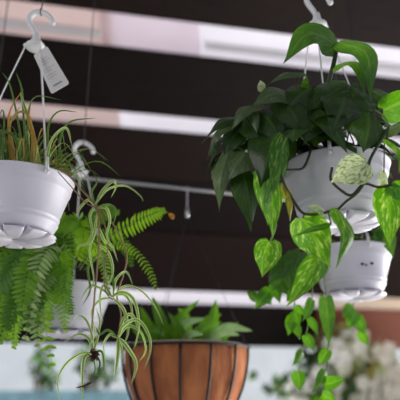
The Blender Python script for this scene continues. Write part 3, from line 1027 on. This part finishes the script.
# each vine: path, then its leaves (base, tip, width, depths, kind, options)
vines5 = [
    # upright shoot at the hook
    dict(p=[(326, 150, 1.06), (325, 112, 1.05), (328, 86, 1.05), (334, 62, 1.05), (337, 47, 1.05)], r=.0042, m='stem', lv=[
        (337, 45, 283, 64, 31, 1.05, .99, 'e', dict(bend=.12, via=(309, 38), ny=.25, nx=-.25, fold=.12, heart=.5, curl=.1)),
        (339, 42, 371, 101, 28, 1.05, .98, 'e', dict(bend=.12, via=(362, 60), nx=.25, ny=.3, heart=.5, fold=.15)),
        (335, 66, 366, 96, 19, 1.05, .99, 'e', dict(bend=.1, via=(354, 68), nx=.3, ny=.6, heart=.5, fold=.2)),
        (303, 93, 307, 75, 8, 1.02, 1.0, 'v', dict(heart=.3)),
    ]),
    # crown leaves over the pot rim
    dict(p=[(345, 150, 1.05), (352, 122, 1.02), (362, 112, .99), (374, 110, .965), (385, 118, .95), (388, 130, .945)], r=.0016, m='palestem', lv=[
        (369, 112, 363, 153, 38, .955, .925, 'd', dict(bend=.12, nx=.1, ny=.2, curl=.1)),
        (346, 96, 331, 136, 42, .98, .935, 'd', dict(bend=.2, ny=.5)),
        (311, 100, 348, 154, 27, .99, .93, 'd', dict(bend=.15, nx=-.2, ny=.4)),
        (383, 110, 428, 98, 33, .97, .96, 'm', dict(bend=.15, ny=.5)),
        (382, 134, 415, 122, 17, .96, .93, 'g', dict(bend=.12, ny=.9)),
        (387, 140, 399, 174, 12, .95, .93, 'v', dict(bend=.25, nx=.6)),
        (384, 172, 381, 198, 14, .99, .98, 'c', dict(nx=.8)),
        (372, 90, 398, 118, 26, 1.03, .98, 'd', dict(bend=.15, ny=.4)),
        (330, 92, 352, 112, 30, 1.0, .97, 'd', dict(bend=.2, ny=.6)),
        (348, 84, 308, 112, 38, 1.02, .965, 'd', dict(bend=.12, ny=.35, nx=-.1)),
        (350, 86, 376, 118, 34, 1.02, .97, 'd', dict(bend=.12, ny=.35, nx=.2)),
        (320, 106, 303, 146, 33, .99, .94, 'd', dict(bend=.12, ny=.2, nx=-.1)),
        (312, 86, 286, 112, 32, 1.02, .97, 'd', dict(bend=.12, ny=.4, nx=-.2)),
    ]),
    # left hand tumble of old leaves
    dict(p=[(318, 150, 1.05), (306, 118, 1.03), (290, 102, 1.01), (272, 98, 1.0), (252, 104, .99), (238, 118, .98), (228, 150, .97)], r=.002, m='stem', lv=[
        (304, 73, 264, 87, 11, 1.02, .99, 'g', dict(bend=.15, ny=.9, heart=.4)),
        (262, 92, 260, 80, 8, 1.0, .99, 'c', dict(heart=.2, bend=.3)),
        (290, 96, 252, 106, 24, 1.0, .96, 'g', dict(bend=.2, ny=.7)),
        (262, 104, 229, 134, 17, .99, .95, 'g', dict(bend=.25, ny=.6, nx=-.3)),
        (243, 117, 201, 144, 14, .99, .96, 'd', dict(bend=.22, ny=.7, nx=-.2)),
        (236, 122, 208, 156, 9, .97, .95, 'g', dict(bend=.25, nx=-.5)),
        (251, 108, 257, 134, 11, .97, .95, 'g', dict(bend=.1)),
        (228, 151, 219, 212, 19, .96, .94, 'g', dict(bend=.14, nx=-.5, heart=.5)),
        (245, 152, 227, 182, 27, .95, .93, 'g', dict(bend=.12, nx=-.3)),
        (240, 128, 224, 158, 22, .98, .96, 'd', dict(bend=.15, nx=-.3)),
        (243, 172, 251, 231, 27, .95, .93, 'd', dict(bend=.12, nx=.2)),
        (246, 180, 258, 205, 22, .96, .94, 'd', dict(bend=.12)),
        (277, 128, 260, 188, 46, .96, .91, 'd', dict(bend=.14, nx=-.1, ny=.3)),
        (282, 100, 304, 138, 30, .99, .95, 'd', dict(bend=.15, ny=.4)),
        (262, 112, 282, 146, 30, .98, .94, 'd', dict(bend=.15, ny=.4)),
        (245, 118, 262, 150, 26, .98, .95, 'd', dict(bend=.15, ny=.3)),
    ]),
    dict(p=[(312, 150, 1.02), (300, 136, .97), (290, 134, .93), (282, 150, .915), (279, 176, .905), (274, 205, .90), (276, 225, .90), (270, 242, .90)], r=.0014, m='palestem', lv=[
        (283, 134, 270, 206, 22, .925, .90, 'v', dict(bend=.08, nx=.45, heart=.4, fold=.35)),
        (274, 172, 273, 240, 20, .915, .89, 'v', dict(bend=.1, nx=-.3, heart=.5)),
        (264, 165, 268, 226, 22, .93, .90, 'v', dict(bend=.1, nx=-.2, heart=.5)),
        (270, 241, 262, 278, 26, .90, .885, 'v', dict(bend=.1, nx=-.1, fold=.3)),
        (283, 183, 290, 223, 11, .905, .90, 'y', dict(bend=.15, nx=.5, heart=.3)),
    ]),
    # vine looping across the pot's front
    dict(p=[(311, 146, .965), (309, 156, .945), (303, 168, .93), (292, 170, .92), (281, 171, .91), (284, 184, .905), (293, 200, .90), (303, 213, .895), (318, 214, .89), (335, 210, .885)], r=.0024, m='brownstem', lv=[
        (303, 218, 331, 268, 36, .89, .865, 'v', dict(bend=.13, nx=-.25, ny=.2)),
        (318, 258, 286, 308, 22, .875, .86, 'v', dict(bend=.1, nx=.2, heart=.5)),
        (337, 209, 336, 268, 24, .880, .858, 'v', dict(bend=.28, nx=.75, ny=.3, heart=.4, fold=.3)),
        (326, 214, 308, 206, 11, .89, .88, 'c', dict(bend=.15, ny=.8)),
        (331, 224, 292, 237, 6, .875, .86, 'v', dict(bend=.1, heart=.2)),
    ]),
    dict(p=[(388, 128, .945), (380, 142, .93), (370, 160, .915), (367, 176, .905), (358, 192, .895), (346, 202, .89), (338, 210, .885)], r=.0027, m='stem', lv=[
        (367, 163, 330, 183, 32, .905, .885, 'c', dict(bend=.1, nx=-.2, ny=.2)),
    ]),
    dict(p=[(332, 168, .93), (331, 180, .91), (342, 191, .90), (352, 195, .895), (364, 184, .90), (378, 187, .905), (392, 185, .91)], r=.0023, m='brownstem', lv=[
        (389, 184, 390, 248, 30, .91, .885, 'v', dict(bend=.1, nx=-.3, heart=.4)),
        (392, 186, 418, 200, 22, .91, .89, 'm', dict(bend=.1)),
    ]),
]
for vd in vines5:
    vm = MB(M[vd['m']])
    path = catmull([P(*p) for p in vd['p']], 60)
    vm.tube(path, vd['r'], 8)
    vo = vm.build('vine', root5)
    fm = MB(M['pothos'])
    for e in vd['lv']:
        B = px_leaf(fm, *e[:8], **e[8])
        q = min(path, key=lambda z: (z - B).length)
        if (q - B).length > .004:
            fm.tube([q, q.lerp(B, .5) + V((0, 0, .25 * (q - B).length)), B], .0012, 6, M['stem'], n=8)
    fm.build('foliage', vo)
# the mass of mature leaves around the pot's mouth
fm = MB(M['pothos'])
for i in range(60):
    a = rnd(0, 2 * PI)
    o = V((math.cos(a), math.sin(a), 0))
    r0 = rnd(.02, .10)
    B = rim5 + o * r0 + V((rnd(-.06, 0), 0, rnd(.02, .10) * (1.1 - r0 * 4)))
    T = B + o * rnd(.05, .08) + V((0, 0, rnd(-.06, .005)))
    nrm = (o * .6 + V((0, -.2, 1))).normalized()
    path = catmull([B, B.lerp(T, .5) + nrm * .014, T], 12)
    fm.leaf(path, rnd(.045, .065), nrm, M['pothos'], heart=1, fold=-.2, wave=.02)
    fm.tube([rim5 + o * .02 + V((0, 0, -.02)), rim5 + o * r0 * .6 + V((0, 0, .03)), B], .0013, 6, M['stem'], n=8)
for i in range(20):
    q = P(rnd(225, 292), rnd(108, 165), rnd(1.0, 1.10))
    o = V((rnd(-1, -.1), rnd(-.8, .6), 0)).normalized()
    T = q + o * rnd(.02, .05) + V((0, 0, rnd(-.08, -.03)))
    nrm = (o + V((0, -.3, .5))).normalized()
    path = catmull([q, q.lerp(T, .5) + nrm * .014, T], 12)
    fm.leaf(path, rnd(.04, .055), nrm, R.choice([M['pothos'], M['pothos'], M['pothosgrey']]), heart=1, fold=-.2, wave=.02)
    fm.tube([rim5 + V((-.03, 0, -.02)), rim5.lerp(q, .5) + V((0, 0, .05)), q], .0013, 6, M['stem'], n=10)
fm.build('foliage', root5)

# ================================================================== 6. background shrubs, trough
def leaf_cloud(mb, n, centre, ext, size, mats, shell=.5):
    for i in range(n):
        while True:
            q = V((rnd(-1, 1), rnd(-1, 1), rnd(-1, 1)))
            if shell < q.length < 1:
                break
        p = centre + V((q.x * ext[0], q.y * ext[1], q.z * ext[2]))
        dr = (q.normalized() + V((rnd(-.8, .8), rnd(-.8, .8), rnd(-.8, .6)))).normalized()
        ln = size * rnd(.6, 1.2)
        nrm = (V((rnd(-1, 1), rnd(-1, 1), 1))).normalized()
        mb.leaf(catmull([p, p + dr * ln * .5 + V((0, 0, ln * .08)), p + dr * ln], 4), ln * .55, nrm, R.choice(mats), nu=4, nv=2, prof='oval', fold=.2)


def gpt(px, py, d):
    p = P(px, py, d)
    return p


rs_ = empty('flowering_shrub', V((gpt(350, 380, 4.8).x, gpt(350, 380, 4.8).y, 0)))
tag(rs_, 'pale blurred shrub with cream white blossoms behind the trailing vines at lower right', 'shrub')
fm = MB(M['shrub'])
blobs = [  # pixel centre, distance, half sizes, leaves, leaf kinds, blossoms
    (300, 388, 4.8, .14, .10, 45, ['shrubdk', 'shrub', 'pothosmid'], 10), (316, 376, 4.0, .12, .13, 70, ['shrubdk', 'shrubdk', 'shrub', 'pothosmid'], 5),
    (341, 350, 3.95, .12, .13, 90, ['shrub', 'fernpale', 'shrubyel', 'fernpale'], 16), (346, 374, 4.0, .12, .10, 60, ['shrubdk', 'shrubdk', 'shrub'], 2),
    (374, 376, 4.7, .16, .16, 45, ['shrub', 'fernpale', 'shrubdk'], 70), (396, 392, 4.7, .20, .16, 50, ['shrub', 'fernpale', 'shrubdk'], 90),
    (368, 360, 4.1, .12, .07, 36, ['shrubyel', 'fernpale', 'shrub'], 4), (320, 404, 4.7, .26, .12, 60, ['shrub', 'pothosmid', 'shrubdk'], 24),
    (372, 412, 4.7, .34, .18, 70, ['shrub', 'shrubdk'], 50), (348, 395, 4.7, .14, .10, 40, ['shrub', 'fernpale'], 14)]
for x, y, dd, rx, rz_, nl, ks, nb in blobs:
    leaf_cloud(fm, nl * 2, gpt(x, y, dd), (rx, .14, rz_), .11, [M[k] for k in ks], .1)
for x, y in ((270, 388), (274, 391), (279, 381), (283, 383), (256, 378)):
    q = gpt(x, y, 4.8)
    fm.tube([q, gpt(292, 398, 4.8)], .002, 5, M['brownstem'])
    for j in range(3):
        dr = V((rnd(-1, 1), rnd(-.5, .5), rnd(-.6, .6))).normalized()
        fm.leaf(catmull([q, q + dr * .045, q + dr * .075], 4), .048, BK, M['shrubdk'] if j else M['pothosmid'], nu=4, nv=2, prof='oval')
fm.build('foliage', rs_)
bm_ = MB(M['petal'])
for x, y, dd, rx, rz_, nl, ks, nb in blobs:
    for i in range(int(nb * 1.7)):
        q = V((rnd(-1, 1), rnd(-1, .2), rnd(-1, 1)))
        p = gpt(x, y, dd) + V((q.x * rx, q.y * .2 - .05, q.z * rz_))
        for j in range(5):
            a = 2 * PI * j / 5 + i
            dr = (V((math.cos(a), -.4, math.sin(a)))).normalized()
            bm_.leaf(catmull([p, p + dr * .03, p + dr * .062], 3), .055, BK, M['petal'], nu=3, nv=2, prof='oval')
ob = bm_.build('blossoms', rs_)
tag(ob, 'cream white blossoms', kind='stuff')
tk = MB(M['brownstem'])
b0 = parent_loc(rs_)
for x, y, dd, rx, rz_, nl, ks, nb in blobs:
    q = gpt(x, y, dd)
    tk.tube([b0 + V((rnd(-.04, .04), rnd(-.04, .04), 0)), b0.lerp(q, .5) + V((0, 0, .1)), q], .010, 7, n=10)
tk.build('stem', rs_)

# blue-green trough on legs with two dark plants, lower left
tz = gpt(60, 391, 4.6).z
x0, x1, ty_ = gpt(-40, 391, 4.6).x, gpt(134, 391, 4.6).x, 4.75
troot = empty('planter_trough', V(((x0 + x1) / 2, ty_, 0)))
tag(troot, 'weathered blue green planter trough at the bottom edge against the white wall', 'planter')
tb = MB(M['teal'])
cx_ = (x0 + x1) / 2
hw = (x1 - x0) / 2
for (cc, ex, ey, ez) in (((cx_, ty_ - .15, tz - .16), hw, .012, .16), ((cx_, ty_ + .15, tz - .16), hw, .012, .16), ((x0 + .012, ty_, tz - .16), .012, .138, .16),
                         ((x1 - .012, ty_, tz - .16), .012, .138, .16), ((cx_, ty_, tz - .31), hw - .024, .138, .012)):
    tb.box(cc, V((ex, 0, 0)), V((0, ey, 0)), V((0, 0, ez)))
tb.build('trough', troot, smooth=False)
for sx in (x0 + .06, x1 - .06):
    for sy in (-.1, .1):
        lg = MB(M['teal'])
        lg.box((sx, ty_ + sy, (tz - .322) / 2), V((.025, 0, 0)), V((0, .025, 0)), V((0, 0, (tz - .322) / 2)))
        lg.build('leg', troot, smooth=False)
so_ = MB(M['soil'])
so_.box((cx_, ty_, tz - .17), V((hw - .026, 0, 0)), V((0, .136, 0)), V((0, 0, .128)))
so_.build('soil', troot, smooth=False)
for (x, pts, lab, n) in ((43, [(42, 358), (40, 372), (47, 380), (44, 390)], 'dark leafy plant rising from the blue green trough under the fern', 48),
                         (96, [(88, 366), (98, 378), (92, 388), (108, 372), (86, 352)], 'dark leafy plant in the blue green trough beside the fibre basket', 44)):
    p0 = V((gpt(x, 391, 4.75).x, ty_, tz - .05))
    ro = empty('leafy_plant', p0)
    tag(ro, lab, 'plant')
    fm = MB(M['shrubdk'])
    sm_ = MB(M['brownstem'])
    for (a, b) in pts:
        q = gpt(a, b, 4.72)
        leaf_cloud(fm, n, q, (.055, .05, .085), .075, [M['shrubdk']] * 4 + [M['pothosmid']], 0)
        sm_.tube([p0 + V((rnd(-.02, .02), 0, .0)), p0.lerp(q, .5) + V((0, 0, .03)), q], .006, 6, n=8)
    fm.build('foliage', ro)
    sm_.build('stem', ro)

# ------------------------------------------------------------------ light
w_ = bpy.data.worlds.new('sky')
scene.world = w_
w_.use_nodes = True
wn = w_.node_tree
wn.nodes.clear()
wo = wn.nodes.new('ShaderNodeOutputWorld')
bg = wn.nodes.new('ShaderNodeBackground')
bg.inputs['Color'].default_value = (.82, .90, 1.0, 1)
bg.inputs['Strength'].default_value = .45
wn.links.new(bg.outputs[0], wo.inputs[0])


def lamp(name, kind, loc, target, energy, col=(1, 1, 1), **kw):
    l = bpy.data.lights.new(name, kind)
    l.energy = energy
    l.color = col
    for k, v_ in kw.items():
        setattr(l, k, v_)
    o = bpy.data.objects.new(name, l)
    COL.objects.link(o)
    o.location = loc
    o.rotation_euler = (V(target) - V(loc)).to_track_quat('-Z', 'Y').to_euler()
    return o


lamp('sun', 'SUN', (4, -2, 6), (0, 0, 0), 6.8, (1, .97, .92), angle=math.radians(3))
lamp('right_fill', 'AREA', (2.1, 2.3, 1.25), (.15, 1.0, 1.85), 52, (.97, .98, 1.0), shape='RECTANGLE', size=1.6, size_y=1.6)  # added area light standing in for daylight from the right
lamp('front_fill', 'AREA', (-1.7, -.7, 2.3), (0, 1.0, 2.1), 10, (1, .96, .93), shape='RECTANGLE', size=1.2, size_y=1.0)  # added fill to brighten the hooks, no opening is built there
lamp('warm_fill', 'POINT', (1.95, 3.55, 1.8), (0, 0, 0), 6, (1, .72, .48), shadow_soft_size=.08)  # added unseen point light warming the right ends of the far slats

vs = scene.view_settings
vs.view_transform = 'Standard'
vs.look = 'None'
vs.exposure = .42
vs.gamma = 1
vs.use_curve_mapping = False
for o in bpy.data.objects:
    if '_w' in o:
        del o['_w']
